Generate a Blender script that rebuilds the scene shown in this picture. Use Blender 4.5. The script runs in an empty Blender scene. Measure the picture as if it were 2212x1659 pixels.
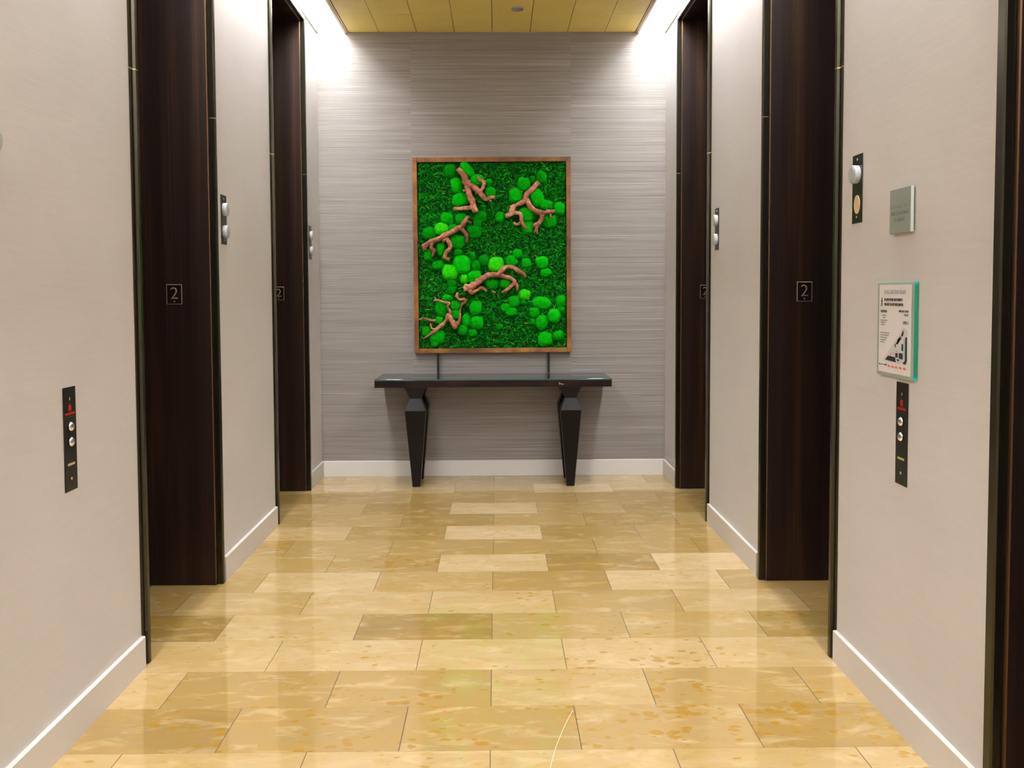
import bpy, bmesh, math, random
from mathutils import Vector, Matrix, noise
random.seed(7)
S = bpy.context.scene
COL = S.collection
PI = math.pi

# ------------------------------------------------------------------ camera
F, CX, CY = 1850.85, 1092.49, 712.33
YAW, PITCH, ROLL = 0.01016, 0.0441, 0.00436
def cam_matrix():
    fw = Vector((math.sin(YAW)*math.cos(PITCH), math.cos(YAW)*math.cos(PITCH), -math.sin(PITCH)))
    ri = Vector((math.cos(YAW), -math.sin(YAW), 0)); dn = fw.cross(ri)
    c, s = math.cos(ROLL), math.sin(ROLL)
    r2 = c*ri + s*dn; d2 = -s*ri + c*dn
    m = Matrix.Identity(4)
    for i in range(3):
        m[i][0] = r2[i]; m[i][1] = -d2[i]; m[i][2] = -fw[i]
    m[0][3], m[1][3], m[2][3] = 0.0326, 0.0, 1.524
    return m
cd = bpy.data.cameras.new('camera'); cam = bpy.data.objects.new('camera', cd); COL.objects.link(cam)
cd.sensor_fit = 'HORIZONTAL'; cd.sensor_width = 36; cd.lens = F/2212*36
cd.shift_x = (1106-CX)/2212; cd.shift_y = (CY-829.5)/2212
cd.clip_start = 0.02
cam.matrix_world = cam_matrix()
S.camera = cam

# ------------------------------------------------------------------ light and exposure
S.view_settings.view_transform = 'Standard'; S.view_settings.look = 'None'
S.view_settings.gamma = 1; S.view_settings.use_curve_mapping = False
S.view_settings.exposure = 0.0
COVE = 42.0
wd = bpy.data.worlds.new('world'); S.world = wd; wd.use_nodes = True
wd.node_tree.nodes['Background'].inputs[0].default_value = (1, 0.95, 0.88, 1)
wd.node_tree.nodes['Background'].inputs[1].default_value = 0.02
# added soft fill lamp, out of view behind the camera, brightening the lobby
al = bpy.data.lights.new('fill_light', 'AREA'); al.shape = 'RECTANGLE'; al.size = 2.0; al.size_y = 1.2
al.energy = 12; al.color = (1, 0.97, 0.92)
alo = bpy.data.objects.new('fill_light', al); COL.objects.link(alo); alo.location = (0, -1.6, 3.55)
alo.rotation_euler = (math.radians(20), 0, 0)

# ------------------------------------------------------------------ materials
def nm(name):
    m = bpy.data.materials.new(name); m.use_nodes = True
    return m, m.node_tree.nodes, m.node_tree.links, m.node_tree.nodes['Principled BSDF']
def simple(name, col, rough=.5, metal=0, emit=None, estr=0, trans=0, coat=0, ior=1.45):
    m, n, l, b = nm(name)
    b.inputs['Base Color'].default_value = (*col, 1); b.inputs['Roughness'].default_value = rough
    b.inputs['Metallic'].default_value = metal; b.inputs['Transmission Weight'].default_value = trans
    b.inputs['Coat Weight'].default_value = coat; b.inputs['IOR'].default_value = ior
    if emit: b.inputs['Emission Color'].default_value = (*emit, 1); b.inputs['Emission Strength'].default_value = estr
    return m
def N(n, t, **k):
    x = n.new(t)
    for a, v in k.items(): setattr(x, a, v)
    return x
def coords(n, l, scale=(1,1,1), rot=(0,0,0), space='Object'):
    tc = N(n, 'ShaderNodeTexCoord'); mp = N(n, 'ShaderNodeMapping')
    mp.inputs['Scale'].default_value = scale; mp.inputs['Rotation'].default_value = rot
    l.new(tc.outputs[space], mp.inputs[0]); return mp.outputs[0]
def nz(n, l, vec, scale=5, detail=4, rough=.55, dist=0):
    t = N(n, 'ShaderNodeTexNoise'); t.inputs['Scale'].default_value = scale; t.inputs['Detail'].default_value = detail
    t.inputs['Roughness'].default_value = rough; t.inputs['Distortion'].default_value = dist
    l.new(vec, t.inputs['Vector']); return t.outputs['Fac']
def ramp(n, l, fac, stops):
    r = N(n, 'ShaderNodeValToRGB'); e = r.color_ramp.elements
    while len(e) < len(stops): e.new(.5)
    for i, (p, c) in enumerate(stops):
        e[i].position = p; e[i].color = (*c, 1) if len(c) == 3 else c
    l.new(fac, r.inputs[0]); return r.outputs[0]
def math_(n, l, op, a, b=None):
    x = N(n, 'ShaderNodeMath', operation=op)
    for i, v in enumerate((a, b)):
        if v is None: continue
        if isinstance(v, (int, float)): x.inputs[i].default_value = v
        else: l.new(v, x.inputs[i])
    return x.outputs[0]
def mix(n, l, fac, a, b, bt='MIX'):
    x = N(n, 'ShaderNodeMix', data_type='RGBA', blend_type=bt)
    for i, v in ((0, fac), (6, a), (7, b)):
        if isinstance(v, (int, float)): x.inputs[i].default_value = v
        elif isinstance(v, tuple): x.inputs[i].default_value = (*v, 1)
        else: l.new(v, x.inputs[i])
    return x.outputs[2]
def bump(n, l, b, h, strength=.2, dist=.01):
    x = N(n, 'ShaderNodeBump'); x.inputs['Strength'].default_value = strength; x.inputs['Distance'].default_value = dist
    l.new(h, x.inputs['Height']); l.new(x.outputs[0], b.inputs['Normal'])

def mat_plaster():
    m, n, l, b = nm('brushed_plaster')
    v = coords(n, l, (1, 1, 1))
    big = nz(n, l, coords(n, l, (1, .7, .7)), 2.2, 4)
    # fine trowel strokes, slightly slanted
    st = nz(n, l, coords(n, l, (1, 5, 70), (.42, 0, 0)), 1.0, 5, .6)
    st2 = nz(n, l, coords(n, l, (1, 5, 70), (-.42, 0, 0)), 1.0, 5, .6)
    s = math_(n, l, 'ADD', math_(n, l, 'MULTIPLY', st, .5), math_(n, l, 'MULTIPLY', st2, .5))
    f = math_(n, l, 'ADD', math_(n, l, 'MULTIPLY', big, .6), math_(n, l, 'MULTIPLY', s, .4))
    c = ramp(n, l, f, [(.3, (.60, .562, .545)), (.5, (.64, .602, .587)), (.7, (.675, .64, .625))])
    l.new(c, b.inputs['Base Color']); b.inputs['Roughness'].default_value = .62
    bump(n, l, b, s, .22, .003)
    return m
def mat_grass():
    m, n, l, b = nm('grasscloth')
    tc = N(n, 'ShaderNodeTexCoord'); sp = N(n, 'ShaderNodeSeparateXYZ'); l.new(tc.outputs['Object'], sp.inputs[0])
    g1 = math_(n, l, 'GREATER_THAN', sp.outputs[0], -.663); g2 = math_(n, l, 'GREATER_THAN', sp.outputs[0], .645)
    strip = math_(n, l, 'ADD', g1, g2)
    def band(sx, sz, off):
        cb = N(n, 'ShaderNodeCombineXYZ')
        l.new(math_(n, l, 'MULTIPLY', sp.outputs[0], sx), cb.inputs[0])
        l.new(math_(n, l, 'MULTIPLY', sp.outputs[2], sz), cb.inputs[2])
        l.new(math_(n, l, 'ADD', math_(n, l, 'MULTIPLY', strip, 7.31), off), cb.inputs[1])
        return nz(n, l, cb.outputs[0], 1.0, 3, .6)
    a = band(.9, 150, 0); c_ = band(.5, 40, 3.3); d = band(2.2, 300, 9.1)
    f = math_(n, l, 'ADD', math_(n, l, 'MULTIPLY', a, .42), math_(n, l, 'ADD', math_(n, l, 'MULTIPLY', c_, .23), math_(n, l, 'MULTIPLY', d, .35)))
    col = ramp(n, l, f, [(.33, (.13, .108, .092)), (.46, (.235, .205, .182)), (.56, (.275, .245, .222)), (.68, (.46, .428, .40))])
    l.new(col, b.inputs['Base Color']); b.inputs['Roughness'].default_value = .55
    bump(n, l, b, f, .5, .006)
    return m
def mat_tile():
    m, n, l, b = nm('polished_limestone')
    at = N(n, 'ShaderNodeAttribute', attribute_name='tile'); sa = N(n, 'ShaderNodeSeparateColor'); l.new(at.outputs['Color'], sa.inputs[0])
    tone, rnd, spot = sa.outputs
    tc = N(n, 'ShaderNodeTexCoord'); sp = N(n, 'ShaderNodeSeparateXYZ'); l.new(tc.outputs['Object'], sp.inputs[0])
    off = math_(n, l, 'MULTIPLY', rnd, 60)
    def v(sx, sy):
        cb = N(n, 'ShaderNodeCombineXYZ')
        l.new(math_(n, l, 'MULTIPLY', sp.outputs[0], sx), cb.inputs[0]); l.new(math_(n, l, 'MULTIPLY', sp.outputs[1], sy), cb.inputs[1])
        l.new(off, cb.inputs[2]); return cb.outputs[0]
    base = ramp(n, l, tone, [(0, (.25, .15, .042)), (.35, (.345, .225, .077)), (.65, (.45, .307, .13)), (1, (.61, .445, .25))])
    cloud = nz(n, l, v(3, 8), 1, 6, .6, .6)
    c1 = mix(n, l, math_(n, l, 'MULTIPLY', ramp(n, l, cloud, [(.36, (1,1,1)), (.62, (0,0,0))]), .42), base, (.43, .255, .055))
    wisp = nz(n, l, v(5, 13), 1, 5, .6, .7)
    c2 = mix(n, l, math_(n, l, 'MULTIPLY', ramp(n, l, wisp, [(.52, (0,0,0)), (.75, (1,1,1))]), .5), c1, (.70, .53, .30))
    # rusty fossil blotches
    msk = nz(n, l, v(2.6, 4.5), 1, 3)
    wob = N(n, 'ShaderNodeTexNoise'); wob.inputs['Scale'].default_value = 1; l.new(v(26, 40), wob.inputs['Vector'])
    va = N(n, 'ShaderNodeVectorMath', operation='MULTIPLY_ADD'); l.new(wob.outputs['Color'], va.inputs[0]); va.inputs[1].default_value = (.75, .75, .75); l.new(v(18, 29), va.inputs[2])
    vo = N(n, 'ShaderNodeTexVoronoi'); vo.inputs['Scale'].default_value = 1; vo.inputs['Randomness'].default_value = 1; l.new(va.outputs[0], vo.inputs['Vector'])
    vs = N(n, 'ShaderNodeSeparateColor'); l.new(vo.outputs['Color'], vs.inputs[0])
    size = math_(n, l, 'MULTIPLY', math_(n, l, 'ADD', math_(n, l, 'MULTIPLY', spot, .42), .20), math_(n, l, 'MULTIPLY', vs.outputs[0], ramp(n, l, msk, [(.38, (.25,.25,.25)), (.62, (1.25,1.25,1.25))])))
    t = math_(n, l, 'ADD', math_(n, l, 'SUBTRACT', size, vo.outputs['Distance']), .5)
    c3 = mix(n, l, math_(n, l, 'MULTIPLY', ramp(n, l, t, [(.47, (0,0,0)), (.60, (1,1,1))]), .72), c2, (.37, .19, .016))
    soft = nz(n, l, v(14, 24), 1, 4, .55)
    c3 = mix(n, l, math_(n, l, 'MULTIPLY', ramp(n, l, soft, [(.55, (0,0,0)), (.72, (1,1,1))]), .45), c3, (.42, .24, .035))
    fine = nz(n, l, v(40, 75), 1, 2, .5)
    c4 = mix(n, l, math_(n, l, 'MULTIPLY', ramp(n, l, fine, [(.73, (0,0,0)), (.78, (1,1,1))]), .6), c3, (.20, .12, .04))
    l.new(c4, b.inputs['Base Color'])
    b.inputs['Roughness'].default_value = .04; b.inputs['IOR'].default_value = 2.05
    return m
def mat_bronze_panel():
    m, n, l, b = nm('dark_bronze')
    st = nz(n, l, coords(n, l, (9, 9, .35)), 1, 3, .5)
    fine = nz(n, l, coords(n, l, (160, 160, 1.2)), 1, 2, .5)
    f = math_(n, l, 'ADD', math_(n, l, 'MULTIPLY', st, .75), math_(n, l, 'MULTIPLY', fine, .25))
    c = ramp(n, l, f, [(.36, (.030, .020, .018)), (.52, (.050, .030, .024)), (.66, (.105, .055, .031))])
    l.new(c, b.inputs['Base Color']); b.inputs['Metallic'].default_value = .75
    b.inputs['Roughness'].default_value = .42
    return m
def mat_wood(name, a, b_, c_, rough=.45, axis=(2, 30, 30)):
    m, n, l, b = nm(name)
    f = nz(n, l, coords(n, l, axis), 1, 5, .6, .5); g = nz(n, l, coords(n, l, (5, 5, 5)), 1, 3)
    s = math_(n, l, 'ADD', math_(n, l, 'MULTIPLY', f, .55), math_(n, l, 'MULTIPLY', g, .45))
    l.new(ramp(n, l, s, [(.35, a), (.52, b_), (.66, c_)]), b.inputs['Base Color']); b.inputs['Roughness'].default_value = rough
    bump(n, l, b, f, .15, .003); return m
def mat_leaf():
    m, n, l, b = nm('sheet_moss')
    g = N(n, 'ShaderNodeNewGeometry')
    c = ramp(n, l, g.outputs['Random Per Island'], [(0, (.0012, .06, .003)), (.5, (.002, .15, .005)), (.85, (.007, .29, .008)), (.985, (.014, .40, .010)), (1, (.30, .20, .02))])
    l.new(c, b.inputs['Base Color']); b.inputs['Roughness'].default_value = .75
    b.inputs['Specular IOR Level'].default_value = .06
    return m
def mat_cushion():
    m, n, l, b = nm('cushion_moss')
    oi = N(n, 'ShaderNodeObjectInfo')
    f = nz(n, l, coords(n, l, (1, 1, 1)), 260, 4, .7)
    f2 = nz(n, l, coords(n, l, (1, 1, 1)), 40, 3, .6)
    k = ramp(n, l, math_(n, l, 'ADD', math_(n, l, 'MULTIPLY', f, .6), math_(n, l, 'MULTIPLY', f2, .4)), [(.35, (.55, .55, .55)), (.65, (1.15, 1.15, 1.15))])
    c = mix(n, l, 1.0, oi.outputs['Color'], k, 'MULTIPLY')
    l.new(c, b.inputs['Base Color']); b.inputs['Roughness'].default_value = .9
    b.inputs['Specular IOR Level'].default_value = .03
    bump(n, l, b, f, .9, .006); return m

M = {}
M['plaster'] = mat_plaster(); M['grass'] = mat_grass(); M['tile'] = mat_tile(); M['panel'] = mat_bronze_panel()
M['grout'] = simple('grout', (.085, .07, .045), .9)
M['scratch'] = simple('scratch', (.85, .75, .6), .5)
M['base'] = simple('painted_skirting', (.68, .635, .585), .45)
M['frame'] = simple('oiled_bronze', (.060, .055, .036), .22, .9)
M['brass_seam'] = simple('brass_seam', (.55, .36, .14), .3, 1)
M['edge_bronze'] = simple('edge_bronze', (.14, .075, .038), .35, 1)
M['plate_edge'] = simple('plate_bronze', (.52, .39, .30), .4, .85)
M['plate'] = simple('plate_dark', (.02, .014, .012), .4, .6)
M['ceil'] = mat_wood('ceiling_panel_veneer', (.80, .61, .15), (.84, .65, .175), (.87, .69, .21), .5, (2, .6, 8))
M['ceil_trim'] = simple('ceiling_trim_metal', (.55, .43, .27), .4, .3)
M['dark_gap'] = simple('ceiling_gap', (.05, .04, .02), .9)
M['cove'] = simple('light_diffuser', (.9, .9, .9), .6, emit=(.93, .98, 1.03), estr=COVE)
M['sill'] = simple('door_sill_metal', (.35, .32, .27), .35, 1)
M['trim_dark'] = simple('wall_cap_trim', (.16, .15, .11), .4, .6)
M['lacquer'] = simple('black_lacquer', (.007, .005, .005), .3, ior=1.33)
M['lacquer'].node_tree.nodes['Principled BSDF'].inputs['Specular IOR Level'].default_value = .28
M['top_wood'] = mat_wood('ebony_veneer', (.004, .002, .002), (.010, .004, .003), (.024, .008, .005), .3)
M['top_wood'].node_tree.nodes['Principled BSDF'].inputs['Specular IOR Level'].default_value = .25
M['glass_top'] = simple('tempered_glass', (.012, .022, .02), .04, ior=2.0)
M['glass_edge'] = simple('glass_edge', (.03, .13, .12), .15)
M['chip'] = simple('bare_wood_chip', (.55, .32, .18), .7)
M['rod'] = simple('black_steel', (.006, .012, .009), .45, .3)
M['rail'] = mat_wood('walnut_rail', (.07, .02, .003), (.22, .075, .008), (.37, .15, .02), .5, (6, 6, 6))
M['leaf'] = mat_leaf(); M['mossbase'] = simple('moss_backing', (.0015, .035, .003), 1)
M['cushion'] = mat_cushion()
M['drift'] = mat_wood('driftwood', (.10, .026, .013), (.37, .11, .055), (.70, .33, .20), .6, (35, 35, 35))
M['black_plate'] = simple('black_faceplate', (.009, .010, .006), .28)
M['frost'] = simple('frosted_acrylic', (.58, .61, .62), .4, trans=.25)
M['amber'] = simple('amber_lens', (.70, .50, .31), .4, emit=(1, .5, .15), estr=.02)
M['chrome'] = simple('chrome', (.85, .86, .9), .12, 1)
M['screw'] = simple('screw_steel', (.6, .6, .58), .35, 1)
M['red'] = simple('red_print', (.55, .012, .008), .5)
M['olive'] = simple('olive_print', (.11, .085, .015), .5)
M['gold'] = simple('gold_print', (.48, .38, .16), .5)
M['signglass'] = simple('etched_glass_panel', (.27, .30, .265), .35)
M['signedge'] = simple('glass_panel_edge', (.46, .52, .48), .25)
M['etch'] = simple('etched_letters', (.15, .145, .135), .5)
M['etch_faint'] = simple('etched_letters_faint', (.205, .22, .195), .5)
M['acryl'] = simple('green_acrylic', (.55, .66, .55), .2, trans=.35)
M['acryl_edge'] = simple('green_acrylic_edge', (.0, .25, .14), .2)
M['acryl_tip'] = simple('green_acrylic_corner', (.0, .45, .50), .2)
M['paper'] = simple('paper', (.76, .72, .72), .6)
M['ink'] = simple('black_ink', (.02, .02, .02), .6)
M['grayink'] = simple('grey_ink', (.20, .20, .20), .6)
M['tealink'] = simple('teal_ink', (.25, .55, .52), .6)
M['mapgrey'] = simple('pale_ink', (.62, .60, .60), .6)
M['redink'] = simple('red_ink', (.75, .07, .06), .6)
M['disc'] = simple('grey_metal_cover', (.36, .38, .40), .4, .5)

# ------------------------------------------------------------------ helpers
def put(bm, name, mats, parent=None, smooth=False, loc=None):
    me = bpy.data.meshes.new(name); bm.normal_update(); bm.to_mesh(me); bm.free()
    for m in (mats if isinstance(mats, (list, tuple)) else [mats]): me.materials.append(m)
    if smooth:
        for p in me.polygons: p.use_smooth = True
    o = bpy.data.objects.new(name, me); COL.objects.link(o)
    if parent: o.parent = parent
    if loc: o.location = loc
    return o
def thing(name, label, cat, loc=(0,0,0), group=None):
    o = bpy.data.objects.new(name, None); COL.objects.link(o); o.location = loc; o.empty_display_size = .1
    o['label'] = label; o['category'] = cat
    if group: o['group'] = group
    return o
def structure(o): o['kind'] = 'structure'; return o
def tag(o, label, cat, group=None):
    o['label'] = label; o['category'] = cat
    if group: o['group'] = group
    return o
def box(bm, a, b, mi=0, bev=0):
    x0, x1 = sorted((a[0], b[0])); y0, y1 = sorted((a[1], b[1])); z0, z1 = sorted((a[2], b[2]))
    v = [bm.verts.new(p) for p in ((x0,y0,z0),(x1,y0,z0),(x1,y1,z0),(x0,y1,z0),(x0,y0,z1),(x1,y0,z1),(x1,y1,z1),(x0,y1,z1))]
    fs = [bm.faces.new([v[i] for i in q]) for q in ((3,2,1,0),(4,5,6,7),(0,1,5,4),(1,2,6,5),(2,3,7,6),(3,0,4,7))]
    for f in fs: f.material_index = mi
    if bev:
        es = list({e for f in fs for e in f.edges})
        bmesh.ops.bevel(bm, geom=es, offset=bev, segments=2, profile=.5, affect='EDGES')
    return fs
def bx(*a, **k):
    bm = bmesh.new(); box(bm, *a, **k); return bm
def prism(bm, pts, fn, t0, t1, mi=0):
    """closed polygon pts (2D) swept from t0 to t1 ; fn(p, t) -> 3D"""
    A = [bm.verts.new(fn(p, t0)) for p in pts]; B = [bm.verts.new(fn(p, t1)) for p in pts]
    n = len(pts); fs = []
    for i in range(n): fs.append(bm.faces.new((A[i], A[(i+1) % n], B[(i+1) % n], B[i])))
    fs.append(bm.faces.new(A[::-1])); fs.append(bm.faces.new(B))
    for f in fs: f.material_index = mi
    bmesh.ops.recalc_face_normals(bm, faces=fs)
    return fs
def cyl(bm, c, axis, r, L, seg=32, mi=0, r2=None, dome=0):
    """cylinder starting at c along axis with rounded far rim"""
    ax = Vector(axis).normalized(); u = ax.orthogonal().normalized(); w_ = ax.cross(u); c = Vector(c)
    r2 = r if r2 is None else r2; ch = min(.12*r, L*.3)
    prof = [(0, r), (L-ch, r2), (L-ch*.3, r2-ch*.3), (L, r2-ch)]
    if dome: prof += [(L+dome*.6, r2*.6), (L+dome*.9, r2*.3)]
    rings = []
    for t, rr in prof:
        rings.append([bm.verts.new(c+ax*t+(u*math.cos(2*PI*i/seg)+w_*math.sin(2*PI*i/seg))*rr) for i in range(seg)])
    fs = []
    for a, b in zip(rings, rings[1:]):
        for i in range(seg): fs.append(bm.faces.new((a[i], a[(i+1) % seg], b[(i+1) % seg], b[i])))
    fs.append(bm.faces.new(rings[0][::-1])); fs.append(bm.faces.new(rings[-1]))
    for f in fs: f.material_index = mi
    bmesh.ops.recalc_face_normals(bm, faces=fs)
_cache = {}
def text(bm, s, size, mtx, ext=.0004, align='CENTER', mi=0, sx=1.0, bold=0, bev=0):
    """lettering as mesh, baseline start at mtx origin, letters in its xy plane"""
    cu = bpy.data.curves.new('lettering', 'FONT'); cu.body = s; cu.size = size; cu.extrude = ext; cu.align_x = align
    cu.offset = bold; cu.resolution_u = 4; cu.bevel_depth = bev; cu.bevel_resolution = 2
    ob = bpy.data.objects.new('lettering', cu); COL.objects.link(ob)
    dg = bpy.context.evaluated_depsgraph_get(); me = bpy.data.meshes.new_from_object(ob.evaluated_get(dg))
    bpy.data.objects.remove(ob); bpy.data.curves.remove(cu)
    k = len(bm.faces); me.transform(mtx @ Matrix.Diagonal((sx, 1, 1, 1))); bm.from_mesh(me); bm.faces.ensure_lookup_table()
    for f in bm.faces[k:]: f.material_index = mi
    bpy.data.meshes.remove(me)
def frame_mtx(o, xa, ya):
    xa, ya = Vector(xa), Vector(ya); za = xa.cross(ya); m = Matrix.Identity(4)
    for i in range(3): m[i][0], m[i][1], m[i][2], m[i][3] = xa[i], ya[i], za[i], o[i]
    return m

# ------------------------------------------------------------------ dimensions
WX = 1.424; YB = 7.0795; YF = -2.6; ZC = 3.638; TB = .016; BH = .128
PITCHY = 2.11372; N0 = 3.4532; PW = 1.044; PTOP = 3.63; DEP = .46
starts = [N0-PITCHY, N0, N0+PITCHY]
segs = []
y = YF
for s_ in starts: segs.append((y, s_)); y = s_+PW
segs.append((y, YB))

# ------------------------------------------------------------------ floor
TX, TY, TL = .0036, 2.7875, .3048
tone = {0:{-4:.25,-2:.42,0:.5,2:.55,4:.35}, 1:{-5:.75,-3:.42,-1:.5,1:.72,3:.5,5:.6}, 2:{-6:.7,-4:.75,-2:.8,0:.85,2:.85,4:.8},
 3:{-5:.15,-3:.72,-1:.18,1:.55,3:.62,5:.35}, 4:{-6:.35,-4:.62,-2:.75,0:.8,2:.5,4:.78,6:.5}, 5:{-5:.4,-3:.85,-1:.68,1:.45,3:.92,5:.5},
 6:{-6:.4,-4:.5,-2:.45,0:.95,2:.25,4:1.0}, 7:{-5:.4,-3:.5,-1:.5,1:.48,3:.5,5:.4}, 8:{-4:.75,-2:.35,0:.98,2:.35,4:.5},
 9:{-3:.5,-1:.3,1:.55,3:.35}, 10:{-4:.65,-2:.28,0:.9,2:.55,4:.35}, 11:{-5:.35,-3:.5,-1:.35,1:.45,3:.5,5:.4},
 12:{-4:.75,-2:.7,0:.5,2:.95,4:.7}, 13:{-3:.65,-1:.45,1:.5,3:.75}, -1:{-5:.7,-3:.72,-1:.78,1:.8,3:.72,5:.75}}
spots = {0:{-4:.9,-2:.6,0:.6,2:.8,4:1.0}, 1:{-3:.7,-1:.6,1:.2,3:1.0,5:.5}, 2:{2:.7,0:.2,4:.35}, 3:{-5:.9,-1:.3,1:.5,3:.5,5:.6},
 6:{-2:.8,2:.9}, 9:{-1:1.0,3:.9}, 8:{-2:.6}, 7:{-5:.8,1:.4}}
bm = bmesh.new(); lay = bm.loops.layers.float_color.new('tile')
FX = WX+.56
def quad(bm, x0, x1, y0, y1, z, mi, col):
    f = bm.faces.new([bm.verts.new(p) for p in ((x0,y0,z),(x1,y0,z),(x1,y1,z),(x0,y1,z))]); f.material_index = mi
    for lp in f.loops: lp[lay] = col
rr = random.Random(3)
k0 = math.floor((YF-TY)/TL)
for k in range(k0, 16):
    y0, y1 = TY+k*TL, TY+(k+1)*TL
    if y0 > YB+.1: break
    for c in range(-9, 10):
        if (c-k) % 2: continue
        x0, x1 = TX+(c-1)*TL, TX+(c+1)*TL
        x0, x1 = max(x0, -FX), min(x1, FX)
        if x1-x0 < .02: continue
        col = (tone.get(k, {}).get(c, rr.uniform(.35, .8)), rr.random(), spots.get(k, {}).get(c, rr.uniform(0, .35)), 1)
        quad(bm, x0+.0014, x1-.0014, max(y0, YF)+.0004, min(y1, YB+.05)-.0004, 0, 0, col)
quad(bm, -FX, FX, YF, YB+.05, -.0012, 1, (0,0,0,1))
# a pale curved scratch across the near tiles
pts = [(.185, 2.60), (.20, 2.70), (.222, 2.80), (.25, 2.90), (.275, 2.98), (.3, 3.05)]
for a, b in zip(pts, pts[1:]):
    f = bm.faces.new([bm.verts.new(p) for p in ((a[0]-.0007,a[1],.0003),(a[0]+.0007,a[1],.0003),(b[0]+.0007,b[1],.0003),(b[0]-.0007,b[1],.0003))]); f.material_index = 2
fl = structure(put(bm, 'floor', [M['tile'], M['grout'], M['scratch']]))
tag(fl, 'polished cream and amber limestone tile floor laid in running bond', 'floor')

# ------------------------------------------------------------------ walls, skirting
for s, side in ((-1, 'left'), (1, 'right')):
    bm = bmesh.new()
    for a, b in segs: box(bm, (s*WX, a, 0), (s*(WX+.56), b, PTOP))
    box(bm, (s*WX, YF, PTOP), (s*(WX+.56), YB, 3.86))
    wl = structure(put(bm, 'wall_'+side, M['plaster'])); tag(wl, f'beige brushed plaster wall on the {side} holding the elevator doorways', 'wall')
    bm = bmesh.new()
    for i, (a, b) in enumerate(segs):
        bb = b-TB if i == len(segs)-1 else b
        prism(bm, [(0,0), (TB,0), (TB,BH-.003), (TB-.003,BH), (0,BH)], lambda p, t, s=s: (s*(WX-p[0]), t, p[1]), a, bb)
    bs = structure(put(bm, 'baseboard_'+side, M['base'])); tag(bs, f'painted grey-beige skirting along the {side} wall', 'baseboard')
wb = structure(put(bx((-WX-.56, YB, 0), (WX+.56, YB+.12, 3.86)), 'wall_back', M['grass'])); tag(wb, 'taupe grasscloth papered end wall behind the console table', 'wall')
wf = structure(put(bx((-WX-.56, YF, 0), (WX+.56, YF-.12, 3.86)), 'wall_front', M['plaster'])); tag(wf, 'beige plaster wall behind the camera', 'wall')
bm = bmesh.new()
prism(bm, [(0,0), (TB,0), (TB,BH-.003), (TB-.003,BH), (0,BH)], lambda p, t: (t, YB-p[0], p[1]), -WX, WX)
bb = structure(put(bm, 'baseboard_back', M['base'])); tag(bb, 'pale skirting under the grasscloth end wall', 'baseboard')

# ------------------------------------------------------------------ ceiling and coves
bm = bmesh.new()
xs = [-1.163, -.915, -.61, -.303, .004, .311, .617, .922, 1.17]
ys = [YF, -.70, 1.74, 4.18, 6.62, YB-.004]
for a, b in zip(xs, xs[1:]):
    for c, d in zip(ys, ys[1:]):
        box(bm, (a+.002, c+.0006, ZC), (b-.002, d-.0006, ZC+.02), 0)
box(bm, (-1.17, YF, ZC+.021), (1.177, YB, ZC+.03), 1)
ce = structure(put(bm, 'ceiling', [M['ceil'], M['dark_gap']])); tag(ce, 'golden veneer panelled ceiling', 'ceiling')
for i, s in enumerate((-1, 1)):
    bm = bmesh.new(); x0 = 1.166 if s < 0 else 1.173
    prism(bm, [(x0, ZC-.004), (x0+.012, ZC-.004), (x0+.012, ZC-.010), (x0+.03, ZC-.010), (x0+.03, ZC+.03), (x0, ZC+.03)], lambda p, t, s=s: (s*p[0], t, p[1]), YF, YB-.001)
    structure(put(bm, f'trim_{i+1}', M['ceil_trim']))
    bm = bmesh.new()
    box(bm, (s*(WX-.010), YF, ZC-.006), (s*WX, YB-.001, ZC+.006)); structure(put(bm, f'trim_{i+3}', M['trim_dark']))
for s, side in ((-1, 'left'), (1, 'right')):
    t = thing('cove_light', f'long glowing white light strip recessed between the ceiling panels and the {side} wall', 'light', (s*1.31, 0, ZC+.031), 'cove lights along the ceiling edges')
    x0, x1 = (1.197 if s < 0 else 1.204)-1.31, WX-1.31-.0005
    put(bx((s*x0, YF+.01, .135), (s*x1, YB-.002, .142)), 'diffuser', M['cove'], t)
    bm = bmesh.new()
    prism(bm, [(x0-.03, 0), (x0-.0005, 0), (x0-.0005, .1425), (x1, .1425), (x1, .16), (x0-.03, .16)], lambda p, q, s=s: (s*p[0], q, p[1]), YF+.01, YB-.002)
    put(bm, 'housing', M['base'], t)
# ceiling disc
t = thing('sprinkler_cover', 'small round grey sprinkler cover on the golden ceiling', 'sprinkler', (.195, 6.493, ZC))
bm = bmesh.new(); cyl(bm, (0,0,-.0005), (0,0,-1), .045, .010, 40); put(bm, 'cover_plate', M['disc'], t)
bm = bmesh.new(); cyl(bm, (0,0,-.0106), (0,0,-1), .030, .004, 32); put(bm, 'rim', M['disc'], t)

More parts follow.
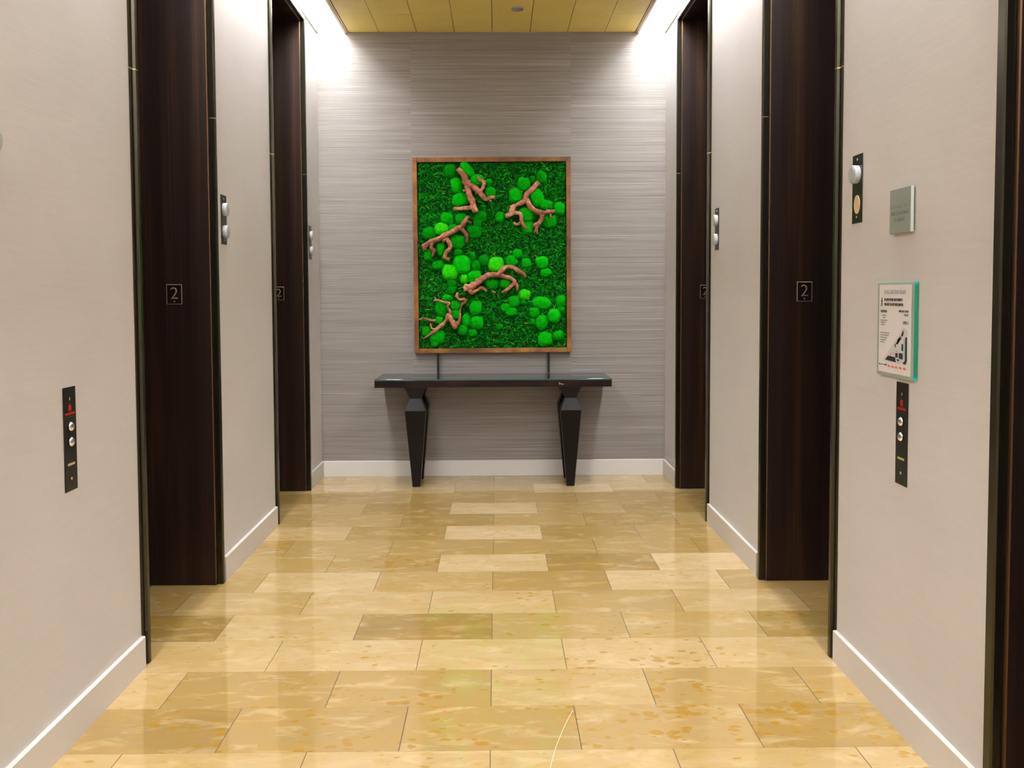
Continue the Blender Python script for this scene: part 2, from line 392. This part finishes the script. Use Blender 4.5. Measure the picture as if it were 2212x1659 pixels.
# ------------------------------------------------------------------ elevator doorways
PROF = [(0, .012), (0, -.006), (.026, -.006), (.029, -.017), (.050, -.017), (.055, -.012), (.055, .012)]
SEAM = 2.42
def portal(num, s, n, label):
    far = n+PW
    root = structure(thing(f'door_{num}', label, 'elevator door', (s*WX, n+PW/2, 0), 'dark bronze elevator doorways'))
    ox, oy = s*WX, n+PW/2
    X = lambda d: s*(WX+d)-ox
    for near in (True, False):
        fy = (lambda a: n+a-oy) if near else (lambda a: far-a-oy)
        bm = bmesh.new(); prism(bm, PROF, lambda p, t: (X(p[1]), fy(p[0]), t), .001, SEAM-.002); put(bm, 'side_casing', M['frame'], root)
        bm = bmesh.new(); prism(bm, PROF, lambda p, t: (X(p[1]), fy(p[0]), t), SEAM+.002, PTOP-.0555); put(bm, 'side_casing', M['frame'], root)
        bm = bmesh.new(); prism(bm, [(.0, .011), (.0, -.0058), (.0262, -.0058), (.0292, -.0165), (.050, -.0165), (.0545, -.012), (.0545, .011)], lambda p, t: (X(p[1]), fy(p[0]), t), SEAM-.002, SEAM+.002); put(bm, 'casing_seam', M['brass_seam'], root)
        # deep jamb panel with a rounded leading edge
        bm = bmesh.new()
        pr = [(0, .0125), (.060, .0125), (.0665, .0145), (.068, .019), (.068, DEP), (0, DEP)]
        fs = prism(bm, pr, lambda p, t: (X(p[1]), fy(p[0]), t), .004, PTOP-.069)
        for f in fs[1:3]: f.material_index = 1
        put(bm, 'jamb_panel', [M['panel'], M['edge_bronze']], root)
    bm = bmesh.new(); prism(bm, PROF, lambda p, t: (X(p[1]), t-oy, PTOP-p[0]), n+.0, far)
    put(bm, 'head_casing', M['frame'], root)
    put(bx((X(.0125), n+.001-oy, PTOP-.068), (X(DEP), far-.001-oy, PTOP-.001)), 'head_panel', M['panel'], root)
    mid = n+PW/2-oy
    for a, b in ((n+.001-oy, mid-.002), (mid+.002, far-.001-oy)):
        put(bx((X(DEP+.002), a, .006), (X(DEP+.04), b, PTOP-.001), bev=.002), 'door_leaf', M['panel'], root)
    put(bx((X(DEP-.11), n+.069-oy, .0005), (X(DEP+.045), far-.069-oy, .004)), 'sill', M['sill'], root)
    # raised floor number plate on the far jamb
    px, py, pz = s*1.626-ox, far-.068-oy, 1.519
    pl = put(bx((px-.040, py-.003, pz-.0515), (px+.040, py-.0002, pz+.0515)), 'floor_number_plate', M['plate'], root)
    bm = bmesh.new(); e = .0026
    def rect(d, g): return [bm.verts.new((px+a*(.040-g), py-d, pz+b*(.0515-g))) for a, b in ((-1,-1),(1,-1),(1,1),(-1,1))]
    rings = [rect(.0031, 0), rect(.0036, 0), rect(.0062, e), rect(.0060, e+.0006), rect(.0031, e+.0006)]
    for A, B in zip(rings, rings[1:]+rings[:1]):
        for i in range(4): bm.faces.new((A[i], A[(i+1) % 4], B[(i+1) % 4], B[i]))
    bmesh.ops.recalc_face_normals(bm, faces=bm.faces[:])
    put(bm, 'raised_border', M['plate_edge'], pl)
    bm = bmesh.new(); text(bm, '2', .088, frame_mtx((px, py-.0042, pz-.024), (1,0,0), (0,0,1)), .0006, bold=-.0022, bev=.0014)
    put(bm, 'numeral', M['plate_edge'], pl)
    bm = bmesh.new()
    bmesh.ops.create_uvsphere(bm, u_segments=16, v_segments=8, radius=.0042, matrix=Matrix.Translation((px, py-.0032, pz-.036)) @ Matrix.Diagonal((1, .4, 1, 1)))
    put(bm, 'braille_dot', M['plate_edge'], pl, True)
    return root
k = 1
for s, side in ((-1, 'left'), (1, 'right')):
    for i, n in enumerate(starts):
        lab = [f'tall dark bronze elevator doorway on the {side} wall, nearest the viewer at the photo edge',
               f'tall dark bronze elevator doorway on the {side} wall, in the middle between two wall panels',
               f'tall dark bronze elevator doorway on the {side} wall, closest to the end wall'][i]
        portal(k, s, n, lab); k += 1

# ------------------------------------------------------------------ hall lanterns
def lantern(s, yc, label, missing=False):
    t = thing('hall_lantern', label, 'elevator signal light', (s*WX, yc, 1.783), 'hall lanterns beside the elevators')
    I = lambda d: -s*d
    put(bx((I(.0005), -.0435, 0), (I(.004), .0435, .262), bev=.0008), 'faceplate', M['black_plate'], t)
    for z in (.024, .243):
        bm = bmesh.new(); cyl(bm, (I(.004), 0, z), (-s,0,0), .0045, .002, 16); put(bm, 'screw', M['screw'], t)
    for j, z in enumerate((.186, .068)):
        bm = bmesh.new()
        if missing and j == 1:
            cyl(bm, (I(.004), 0, z+.003), (-s,0,0), .0355, .0025, 40)
            for v_ in bm.verts: v_.co.y = v_.co.y*.72-.003
            put(bm, 'flat_lens', M['amber'], t)
        else:
            cyl(bm, (I(.004), 0, z), (-s,0,0), .0345, .022, 48)
            o = put(bm, 'lens', M['frost'], t)
            bm = bmesh.new(); cyl(bm, (I(.0262), 0, z), (-s,0,0), .0265, .0012, 40); put(bm, 'lens_cap', M['frost'], o)
    return t
lantern(-1, 4.606, 'hall lantern with two frosted round lenses on the left wall, beside the nearer left doorway')
lantern(-1, 6.722, 'hall lantern with two frosted round lenses on the left wall, beside the end wall')
lantern(-1, 4.606-PITCHY, 'hall lantern on the left wall, only its edge showing at the left photo edge', True)
lantern(1, 5.41, 'hall lantern with two frosted round lenses on the right wall, before the farther doorway')
lantern(1, 3.303, 'black hall lantern with one frosted lens and one flat amber lens, right wall', True)

# ------------------------------------------------------------------ call panels
def call_panel(s, label, bright):
    yc, z0, h = 2.912, .854, .354
    t = thing('call_button_panel', label, 'call button panel', (s*WX, yc, z0), 'elevator call panels')
    I = lambda d: -s*d
    put(bx((I(.0005), -.041, 0), (I(.004), .041, h), bev=.0008), 'faceplate', M['black_plate'], t)
    for z in (.219, .167):
        bm = bmesh.new(); cyl(bm, (I(.004), 0, z), (-s,0,0), .0185, .003, 32)
        bt = put(bm, 'button_ring', M['rod'], t)
        bm = bmesh.new(); bmesh.ops.create_uvsphere(bm, u_segments=32, v_segments=16, radius=.0155, matrix=Matrix.Translation((I(.006), 0, z)) @ Matrix.Diagonal((.6, 1, 1, 1)))
        put(bm, 'button', M['chrome'], bt, True)
    xa, ya = (0, -s, 0), (0, 0, 1)
    put(bx((I(.004), -.003, .309), (I(.0046), .003, .319)), 'indicator_mark', M['gold'], t)
    bm = bmesh.new()
    for dz in (.287, .281, .275): box(bm, (I(.004), -.009, dz), (I(.0046), .009, dz+.0045))
    for dy in (-.006, .0, .006): box(bm, (I(.0041), dy-.0012, .274), (I(.00465), dy+.0012, .293))
    put(bm, 'fire_pictogram', M['red'], t)
    bm = bmesh.new(); text(bm, 'IN CASE OF FIRE', .0105, frame_mtx((I(.0043), 0, .2595), xa, ya), .0003, sx=.82, bold=.0005); put(bm, 'red_lettering', M['red'], t)
    for dz, hw in ((.297, .008), (.2695, .013), (.2515, .021)): put(bx((I(.004), -hw, dz), (I(.0046), hw, dz+.0022)), 'small_print_line', M['olive'], t)
    put(bx((I(.004), -.0235, .087), (I(.0048), .0235, .0945)), 'metal_slot', M['gold'], t)
    bm = bmesh.new(); cyl(bm, (I(.004), 0, .041), (-s,0,0), .005, .0012, 20); put(bm, 'keyhole', M['gold'], t)
    return t
call_panel(-1, 'black elevator call panel with two chrome buttons on the left wall', 1)
call_panel(1, 'black elevator call panel with two chrome buttons under the evacuation plan', 0)

# ------------------------------------------------------------------ small glass sign
t = thing('wall_sign', 'small square grey-green glass sign reading FOR STANDING APART on the right wall', 'sign', (WX, 2.922, 1.719))
put(bx((-.016, -.076, 0), (-.006, .076, .152), bev=.0008), 'glass_panel', M['signglass'], t)
put(bx((-.0062, -.070, .005), (-.0005, .070, .147)), 'mounting_block', M['olive'], t)
put(bx((-.0163, -.0775, .0), (-.006, -.0762, .152)), 'polished_edge', M['signedge'], t)
bm = bmesh.new(); xa, ya = (0, -1, 0), (0, 0, 1)
text(bm, 'WE THANK YOU', .0175, frame_mtx((-.0163, .002, .086), xa, ya), .0002); put(bm, 'faint_lettering', M['etch_faint'], t)
bm = bmesh.new()
text(bm, 'FOR STANDING', .0180, frame_mtx((-.0163, .002, .063), xa, ya), .0002, bold=.0003)
text(bm, "6' APART", .0180, frame_mtx((-.0163, .002, .040), xa, ya), .0002, bold=.0003)
put(bm, 'dark_lettering', M['etch'], t)

# ------------------------------------------------------------------ evacuation plan
Y0, Z0 = 2.953, 1.222
t = thing('evacuation_plan', 'white evacuation plan sheet in a green-edged acrylic holder on the right wall', 'notice', (WX, Y0, Z0))
put(bx((-.012, -.1375, 0), (-.0025, .1375, .330), bev=.001), 'acrylic_holder', M['acryl'], t)
put(bx((-.0128, -.1402, .012), (-.0025, -.1378, .322)), 'holder_edge', M['acryl_edge'], t)
for za, zb in ((.0, .0118), (.3222, .330)): put(bx((-.0130, -.1404, za), (-.0025, -.1377, zb)), 'holder_corner', M['acryl_tip'], t)
for yy in (-.12, .12):
    for zz in (.015, .315):
        bm = bmesh.new(); cyl(bm, (-.0003, yy, zz), (-1,0,0), .005, .0022, 12); put(bm, 'standoff', M['screw'], t)
pp = put(bx((-.0132, -.115, .012), (-.0122, .122, .3215)), 'paper_sheet', M['paper'], t)
PXI = -.0136
def pt(u, v):  # sheet coordinates, u 0..1 left to right, v 0..1 top to bottom
    return (PXI, .122-u*.237, .3215-v*.3095)
def ptext(bm, s, u, v, size, align='CENTER', sx=.9, bold=0, mi=0):
    text(bm, s, size, frame_mtx(pt(u, v), xa, ya), .0002, align, mi, sx, bold)
bm = bmesh.new(); ptext(bm, 'EVACUATION PLAN', .5, .105, .0205, sx=.86); put(bm, 'title', M['grayink'], pp)
for tx, u, v, sz, al_, wx, bo in (('IN CASE OF FIRE USE STAIRWAY', .17, .182, .0118, 'LEFT', .80, .0006), ('FOR EXIT. DO NOT USE ELEVATOR.', .17, .236, .0118, 'LEFT', .76, .0006),
        ('TELEPHONE', .05, .315, .0115, 'LEFT', .8, .0002), ('EMERGENCY PHONE', .93, .305, .0095, 'RIGHT', .78, .0002), ('CALL 911', .93, .345, .0092, 'RIGHT', .8, .0002), ('LEVEL 2', .93, .435, .0140, 'RIGHT', .82, .0003)):
    bm = bmesh.new(); ptext(bm, tx, u, v, sz, al_, wx, bo); put(bm, 'printed_line', M['ink'], pp)
def bar(bm, u0, u1, v0, v1):
    a, b = pt(u0, v0), pt(u1, v1); box(bm, (PXI-.0002, a[1], a[2]), (-.0132, b[1], b[2]))
for u0, u1, v in ((.10,.24,.345),(.13,.20,.372),(.05,.28,.402),(.05,.23,.426),(.06,.19,.452),(.05,.34,.545),(.05,.32,.572),(.05,.27,.600),(.05,.25,.626),(.05,.18,.652)):
    # small print too blurred to read
    u = u0; bm = bmesh.new()
    while u < u1-.004:
        wdt = random.uniform(.015, .04); bar(bm, u, min(u+wdt, u1), v, v+.009); u += wdt+.006
    put(bm, 'small_print_line', M['grayink'], pp)
# running figure pictogram
bm = bmesh.new()
def seg2(bm, a, b, th):
    A, B = Vector(pt(*a)), Vector(pt(*b)); d = (B-A).normalized(); nn = Vector((1,0,0)).cross(d)*th
    vs = [A+nn, A-nn, B-nn, B+nn]; prism(bm, [(v.y, v.z) for v in vs], lambda p, q: (q, p[0], p[1]), PXI-.0002, -.0133)
cyl(bm, (-.0133, pt(.095,.158)[1], pt(.095,.158)[2]), (-1,0,0), .0035, .0005, 14)
for a, b, th in (((.09,.172),(.08,.205),.0028), ((.09,.175),(.115,.19),.0014), ((.09,.175),(.06,.185),.0014), ((.08,.205),(.105,.222),.0018), ((.105,.222),(.1,.245),.0016), ((.08,.205),(.07,.23),.0018), ((.07,.23),(.05,.245),.0016)): seg2(bm, a, b, th)
put(bm, 'running_figure', M['ink'], pp)
# floor plan drawing
def poly(bm, pts, d=.0002):
    P = [pt(*p) for p in pts]; prism(bm, [(p[1], p[2]) for p in P], lambda p, q: (q, p[0], p[1]), PXI-d, -.0133)
bm = bmesh.new(); poly(bm, [(.17,.855),(.80,.46),(.92,.50),(.93,.86),(.86,.875),(.2,.868)], .00005); put(bm, 'plan_ground', M['mapgrey'], pp)
bm = bmesh.new()
for q in ([(.22,.855),(.32,.805),(.55,.812),(.57,.868)], [(.60,.62),(.70,.57),(.72,.60),(.63,.655)], [(.56,.655),(.66,.60),(.70,.585),(.70,.61),(.62,.665),(.585,.665)],
          [(.72,.56),(.78,.50),(.80,.53),(.78,.565),(.74,.575)], [(.85,.575),(.90,.575),(.905,.83),(.87,.875),(.78,.872),(.80,.855),(.85,.83)],
          [(.74,.655),(.79,.655),(.79,.73),(.74,.73)], [(.55,.765),(.625,.76),(.63,.815),(.55,.81)], [(.66,.758),(.78,.758),(.78,.825),(.66,.82)],
          [(.52,.668),(.555,.66),(.565,.70),(.54,.70)], [(.60,.828),(.67,.832),(.675,.85),(.60,.845)]): poly(bm, q, .0003)
put(bm, 'plan_rooms', M['ink'], pp)
for q in ([(.55,.735),(.62,.735),(.62,.75),(.55,.75)], [(.61,.85),(.66,.852),(.66,.875),(.61,.872)], [(.80,.60),(.845,.59),(.845,.82),(.82,.83)]):
    bm = bmesh.new(); poly(bm, q, .00025); put(bm, 'plan_corridor', M['tealink'], pp)
bm = bmesh.new()
bar(bm, .03, .055, .905, .925); bar(bm, .06, .22, .912, .918); bar(bm, .23, .27, .905, .922)
put(bm, 'legend_symbols', M['ink'], pp)
for u in (.32, .44, .55, .68, .80):
    bm = bmesh.new(); bar(bm, u, u+.05, .912, .932); bar(bm, u+.05, u+.085, .925, .932); put(bm, 'red_legend_mark', M['redink'], pp)
for q in ((.40,.42,.765,.80), (.47,.53,.775,.782), (.47,.50,.76,.765), (.73,.74,.575,.61)):
    bm = bmesh.new(); bar(bm, *q); put(bm, 'red_plan_mark', M['redink'], pp)

# ------------------------------------------------------------------ console table
TW0, TW1, TF, TBK, TT = -.915, .918, 6.592, 7.058, .853
t = thing('console_table', 'long black console table with four faceted tapering legs against the end wall', 'table', (0, (TF+TBK)/2, 0))
ty = (TF+TBK)/2
put(bx((TW0, TF-ty, TT-.064), (TW1, TBK-ty, TT-.010), bev=.0015), 'tabletop', M['top_wood'], t)
gt = put(bx((TW0, TF-ty, TT-.0095), (TW1, TBK-ty, TT), bev=.001), 'glass_top', M['glass_top'], t)
put(bx((TW0+.001, TF-ty-.0006, TT-.008), (TW1-.001, TF-ty-.0001, TT-.002)), 'green_glass_edge', M['glass_edge'], gt)
bm = bmesh.new(); zc = TT-.05
for a, b, c, d in ((.508,.010,.518,.016),(.512,-.002,.516,.010),(.518,.003,.53,.008),(.528,-.001,.545,.004)):
    box(bm, (a, TF-ty-.0007, zc+b+.005), (c, TF-ty+.001, zc+d+.005))
put(bm, 'edge_chip', M['chip'], t)
def leg(cx, cy):
    bm = bmesh.new()
    prof = [(0, .030), (.012, .031), (.605, .080), (.697, .0435), (TT-.0645, .082)]
    rings = []
    for z, r in prof: rings.append([bm.verts.new((cx+a*r, cy+b*r, z)) for a, b in ((-1,-1),(1,-1),(1,1),(-1,1))])
    for A, B in zip(rings, rings[1:]):
        for i in range(4): bm.faces.new((A[i], A[(i+1) % 4], B[(i+1) % 4], B[i]))
    bm.faces.new(rings[0][::-1]); bm.faces.new(rings[-1])
    bmesh.ops.bevel(bm, geom=bm.edges[:], offset=.0012, segments=2, affect='EDGES')
    return bm
for cx in (-.605, .604):
    for cy in (TF+.098, TBK-.086):
        put(leg(cx, cy-ty), 'leg', M['lacquer'], t)

# ------------------------------------------------------------------ moss picture
PZ = 1.027; PH = 1.592; PHW = .6425
pic = thing('moss_wall_art', 'framed green moss picture with cushions of moss and driftwood on the end wall', 'wall art', (0.0, YB, PZ))
pic.rotation_euler = (0, -.0042, 0)
FD = .068
rails = [((-PHW, 0, 0), (-PHW+.036, 0, PH)), ((PHW-.036, 0, 0), (PHW, 0, PH)), ((-PHW+.036, 0, 0), (PHW-.036, 0, .037)), ((-PHW+.036, 0, PH-.037), (PHW-.036, 0, PH))]
for i, (a, b) in enumerate(rails):
    o = 0.0006 if i > 1 else 0
    put(bx((a[0]+o, -.002, a[2]), (b[0]-o, -FD+ (.003 if i > 1 else 0), b[2]), bev=.0015), 'frame_rail', M['rail'], pic)
put(bx((-PHW+.02, -.0025, .02), (PHW-.02, -.012, PH-.02)), 'backing_board', M['rod'], pic)
for x in (-.453, .455):
    put(bx((x-.009, -.060, TT-PZ+.001), (x+.009, -.045, .0)), 'support_rod', M['rod'], pic)
def z1(x, y): return 860+x/5.53, 320+y/5.53
def uvp(u, v): return ((u-1063-(v-340)/422*2.2)*.003757, (762-v)*.003775)
def P1(x, y): return uvp(*z1(x, y))
def P2(x, y): return uvp(860+x/5.53, 540+y/5.53)
SC = .003765/5.53
# leafy sheet moss
verts, faces = [], []
rr = random.Random(11)
HX, HZ0, HZ1 = PHW-.037, .038, PH-.038
gx, gz = 60, 74
for j in range(gz+1):
    for i in range(gx+1):
        x = -HX+2*HX*i/gx; z = HZ0+(HZ1-HZ0)*j/gz
        verts.append((x, -.030-.010*noise.noise((x*9, z*9, 0))-.006*noise.noise((x*30, z*30, 3)), z))
for j in range(gz):
    for i in range(gx):
        a = j*(gx+1)+i; faces.append((a, a+1, a+gx+2, a+gx+1))
nb = len(faces)
for k in range(13500):
    x = rr.uniform(-HX+.003, HX-.003); z = rr.uniform(HZ0, HZ1)
    y = -.034-.010*noise.noise((x*9, z*9, 0))-rr.uniform(0, .018)
    L = rr.uniform(.018, .046); wd_ = rr.uniform(.0035, .0080); th = rr.gauss(0, .9) if rr.random() < .6 else rr.uniform(0, 2*PI)
    curl = rr.uniform(-1.6, 1.6); lift = rr.uniform(-.5, .3); roll = rr.uniform(-.9, .9)
    p = Vector((x, y, z)); base = len(verts)
    for q in range(5):
        f = q/4; ang = th+curl*(f-.5)
        d = Vector((math.cos(ang), lift*(1-2*f)*.9, math.sin(ang)))
        nrm = Vector((-math.sin(ang)*math.cos(roll), math.sin(roll), math.cos(ang)*math.cos(roll)))
        ww = wd_*(.45+1.0*math.sin(PI*min(.92, .12+f)))
        a, b = p-nrm*ww*.5, p+nrm*ww*.5
        for vv in (a, b): verts.append((max(-HX, min(HX, vv.x)), vv.y, max(HZ0, min(HZ1, vv.z))))
        p = p+d*L/4
    for q in range(4):
        a = base+q*2; faces.append((a, a+1, a+3, a+2))
me = bpy.data.meshes.new('sheet_moss'); me.from_pydata(verts, [], faces); me.materials.append(M['mossbase']); me.materials.append(M['leaf'])
for i, p in enumerate(me.polygons):
    if i >= nb: p.material_index = 1
o = bpy.data.objects.new('sheet_moss', me); COL.objects.link(o); o.parent = pic; o['kind'] = 'stuff'; o['label'] = 'dark green leafy sheet moss'
# cushions (zoomed picture coordinates: x, y, rx, ry, brightness[, tilt])
C1 = [(835,262,62,112,.85,.6),(630,270,75,90,.2),(705,440,70,95,.8),(745,615,100,85,.8),(950,380,85,70,.9),(1090,410,45,45,.6),(1105,530,65,75,.7),
(1510,430,80,82,.7),(1720,350,65,75,.4),(1410,570,80,92,.8),(1660,590,85,108,.8),(1775,685,80,65,.6),(1930,730,75,80,.6),(1825,870,90,85,.5),(1540,790,95,88,.7),
(1225,825,60,70,.6),(1555,950,75,80,.7),(1615,380,40,50,.2),(590,835,80,75,.7),(755,840,75,70,.6),(990,810,80,70,.3),(955,895,50,60,.3),(525,960,85,75,1.2),
(380,1015,90,85,.3),(655,950,50,55,.6),(910,990,90,80,.3),(710,1110,95,85,.5),(510,1200,55,80,.6),(355,1260,50,70,.6),(715,1240,55,45,.4),(555,1300,40,50,.3),
(890,1280,40,55,.4),(1030,1335,60,65,.4),(930,1395,55,65,.4),(760,1385,105,115,1),(480,1390,75,60,.6),(615,1475,95,95,1.1),(910,1530,90,75,.95),(790,1560,50,60,1.15),
(640,1610,60,60,.3),(1175,1390,95,95,1.15),(1430,1265,65,60,.6),(1360,1350,75,75,.6),(1535,1375,62,60,.7),(1725,1365,72,72,.95),(1770,1490,68,55,.7)]
C2 = [(1120,400,80,65,.6),(1285,405,70,60,.7),(640,460,60,60,.3),(580,570,65,45,.6),(685,665,70,70,.6),(510,700,75,95,.5),(490,835,50,50,.7),(690,760,60,70,.6),
(930,685,75,85,.8),(810,840,60,80,.7),(945,865,80,80,.7),(770,950,60,65,.6),(890,990,55,50,.5),(330,970,55,60,.6),(460,1030,95,90,.7),(430,1110,50,50,.6),
(1515,535,72,65,1.2),(1390,615,75,75,.6),(1290,690,65,55,.7),(1350,740,70,60,.7),(1500,625,40,40,.4),(1725,635,115,70,.8),(1635,745,65,65,.7),(1875,790,80,85,1.0),
(1720,870,75,90,.7),(1615,865,45,50,.3),(1955,620,58,75,.6),(1955,720,45,40,.5),(1765,1070,90,90,.8),(1930,1030,65,60,.6),(1210,920,50,40,.3),(1120,330,40,40,.3)]
ico = bmesh.new(); bmesh.ops.create_icosphere(ico, subdivisions=5, radius=1)
IV = [v.co.copy() for v in ico.verts]; IF = [[v.index for v in f.verts] for f in ico.faces]; ico.free()
rr = random.Random(5)
for lst, fn in ((C1, P1), (C2, P2)):
    for c in lst:
        x, z = fn(c[0], c[1]); rx, rz = c[2]*SC, c[3]*SC; br = c[4]; tilt = c[5] if len(c) > 5 else rr.uniform(-.2, .2)
        ry = .034+.25*min(rx, rz)*(.5+br*.5); sd = rr.uniform(0, 90)
        vs = []
        for v in IV:
            d = 1+.13*noise.noise((v.x*1.6+sd, v.y*1.6, v.z*1.6))+.05*noise.noise((v.x*5+sd, v.y*5, v.z*5))+.016*noise.noise((v.x*26+sd, v.y*26, v.z*26))
            sq = (abs(v.x)**2.6+abs(v.y)**2.6+abs(v.z)**2.6)**(-1/2.6)
            w_ = v*sq*d; X_, Z_ = w_.x*rx, w_.z*rz
            vs.append((max(-HX-x, min(HX-x, X_*math.cos(tilt)-Z_*math.sin(tilt))), max(-ry*1.3, min(.012, w_.y*ry)), X_*math.sin(tilt)+Z_*math.cos(tilt)))
        me = bpy.data.meshes.new('moss_cushion'); me.from_pydata(vs, [], IF); me.materials.append(M['cushion'])
        for p in me.polygons: p.use_smooth = True
        o = bpy.data.objects.new('moss_cushion', me); COL.objects.link(o); o.parent = pic
        o.location = (x, -.034-.010*min(1, br), z)
        g = min(br, 1.0)
        base = Vector((.002, .17, .004)).lerp(Vector((.004, .60, .006)), g)
        if br > 1: base = Vector((.035, .74, .006))
        o.color = (*base, 1)
# driftwood
def branch(strokes, fn, seed):
    bm = bmesh.new()
    for pts in strokes:
        P = []
        for q in pts:
            x, z = fn(q[0], q[1]); r = q[2]*SC*.93; P.append([x, z, r])
        n = len(P); R = []
        for i in range(n-1):
            p0, p1, p2, p3 = P[max(i-1, 0)], P[i], P[i+1], P[min(i+2, n-1)]
            for kk in range(6):
                f = kk/6
                R.append([.5*((2*p1[c])+(-p0[c]+p2[c])*f+(2*p0[c]-5*p1[c]+4*p2[c]-p3[c])*f*f+(-p0[c]+3*p1[c]-3*p2[c]+p3[c])*f**3) for c in range(3)])
        R.append(P[-1]); rings = []; seg = 12; tot = len(R)
        for i, (x, z, r) in enumerate(R):
            a, b = R[max(i-1, 0)], R[min(i+1, tot-1)]; d = Vector((b[0]-a[0], 0, b[1]-a[1])).normalized(); sd = Vector((-d.z, 0, d.x))
            yy = -.088-.008*math.sin(i/tot*PI)+.008*noise.noise((x*14+seed, z*14, 1))
            ring = []
            for k in range(seg):
                an = 2*PI*k/seg; off = sd*math.cos(an)+Vector((0, 1, 0))*math.sin(an)
                rad = r*(1+.32*noise.noise((x*55+off.x*2, z*55+off.z*2, seed))+.20*noise.noise((x*22, z*22, seed+5))+.13*math.sin(3*an+i*.25+seed))
                if i in (0, tot-1): rad *= .8
                ring.append(bm.verts.new(Vector((x, yy, z))+off*rad))
            rings.append(ring)
        for a, b in zip(rings, rings[1:]):
            for k in range(seg): bm.faces.new((a[k], a[(k+1) % seg], b[(k+1) % seg], b[k]))
        bm.faces.new(rings[0][::-1]); bm.faces.new(rings[-1])
    bmesh.ops.recalc_face_normals(bm, faces=bm.faces[:])
    return put(bm, 'driftwood_branch', M['drift'], pic, True)
branch([[(715,255,32),(790,330,36),(820,410,46),(890,455,36),(960,510,34),(1020,590,32),(1060,615,24),(1110,590,18),(1165,597,22)],
 [(830,450,40),(855,560,38),(895,640,36),(935,770,38)],[(905,705,30),(830,715,25),(740,725,22),(670,722,24)],[(985,530,18),(1025,470,22),(1030,415,22),(975,385,20),(965,345,16)],
 [(1025,405,18),(1062,405,16)],[(830,500,18),(780,515,13)],[(1075,605,15),(1122,645,9)],[(935,495,16),(942,555,13)]], P1, 1)
branch([[(1682,415,32),(1620,490,32),(1550,560,34),(1510,640,34),(1430,680,27),(1370,720,32),(1360,790,34),(1285,815,28)],[(1400,775,28),(1465,795,24),(1480,870,22),(1500,920,22),(1540,968,18)],
 [(1472,880,18),(1430,918,18),(1382,893,13)],[(1540,610,32),(1575,690,30),(1640,750,32),(1730,780,32),(1800,768,26),(1882,765,24)],[(1735,790,28),(1715,860,28),(1680,910,30),(1615,932,18)],
 [(1680,910,24),(1655,970,18),(1628,1025,8)],[(1668,950,14),(1665,1030,7)],[(1825,790,12),(1830,850,9)],[(1830,830,8),(1860,835,7)]], P1, 2)
branch([[(300,1180,36),(400,1110,33),(490,1080,33),(560,1045,36),(650,1000,30),(720,955,32),(765,930,32),(800,880,28),(848,808,15)],[(790,885,20),(835,875,17),(880,892,14)],
 [(750,950,28),(800,1000,24),(825,1050,22),(820,1115,19)],[(580,1070,30),(630,1150,30),(620,1200,28),(575,1240,28),(565,1300,22),(620,1325,20)],[(410,1120,28),(400,1190,22),(435,1220,22),(405,1292,11)],
 [(560,1075,26),(545,1120,16)],[(300,1180,20),(340,1212,9)]], P1, 3)
branch([[(790,415,28),(850,440,50),(950,395,38),(1030,330,36),(1110,295,34),(1200,290,33),(1250,240,31),(1300,200,27),(1380,210,25),(1450,255,25),(1500,285,25),(1522,328,17)],
 [(1190,290,28),(1290,320,27),(1360,345,27),(1395,385,25),(1360,425,23),(1310,470,21),(1240,507,15)],[(1395,385,20),(1425,430,22),(1425,485,15)],
 [(850,450,40),(880,505,25),(950,475,20),(1000,450,20),(1065,492,17)],[(800,430,30),(810,490,24)],[(930,390,22),(945,335,12)],[(1115,488,12),(1168,507,11)],[(1395,380,10),(1430,402,7)]], P2, 4)
branch([[(290,1055,9),(370,1005,15),(430,960,22),(500,900,24),(545,865,24),(585,810,29),(600,780,30),(640,840,31),(690,930,34)],[(605,780,22),(622,730,19),(590,665,14),(610,630,17),(540,615,15),(470,590,13),(420,597,9)],
 [(455,585,9),(435,555,7)],[(430,945,20),(395,920,15),(385,865,11)],[(445,835,18),(370,830,15),(310,805,13),(240,825,9)],[(695,885,24),(735,830,21),(738,745,15)],
 [(745,700,12),(765,640,18),(802,612,23),(790,582,18),(740,590,18),(700,545,18),(718,500,12)],[(510,895,24),(540,905,30)],[(745,700,9),(736,750,8)]], P2, 5)
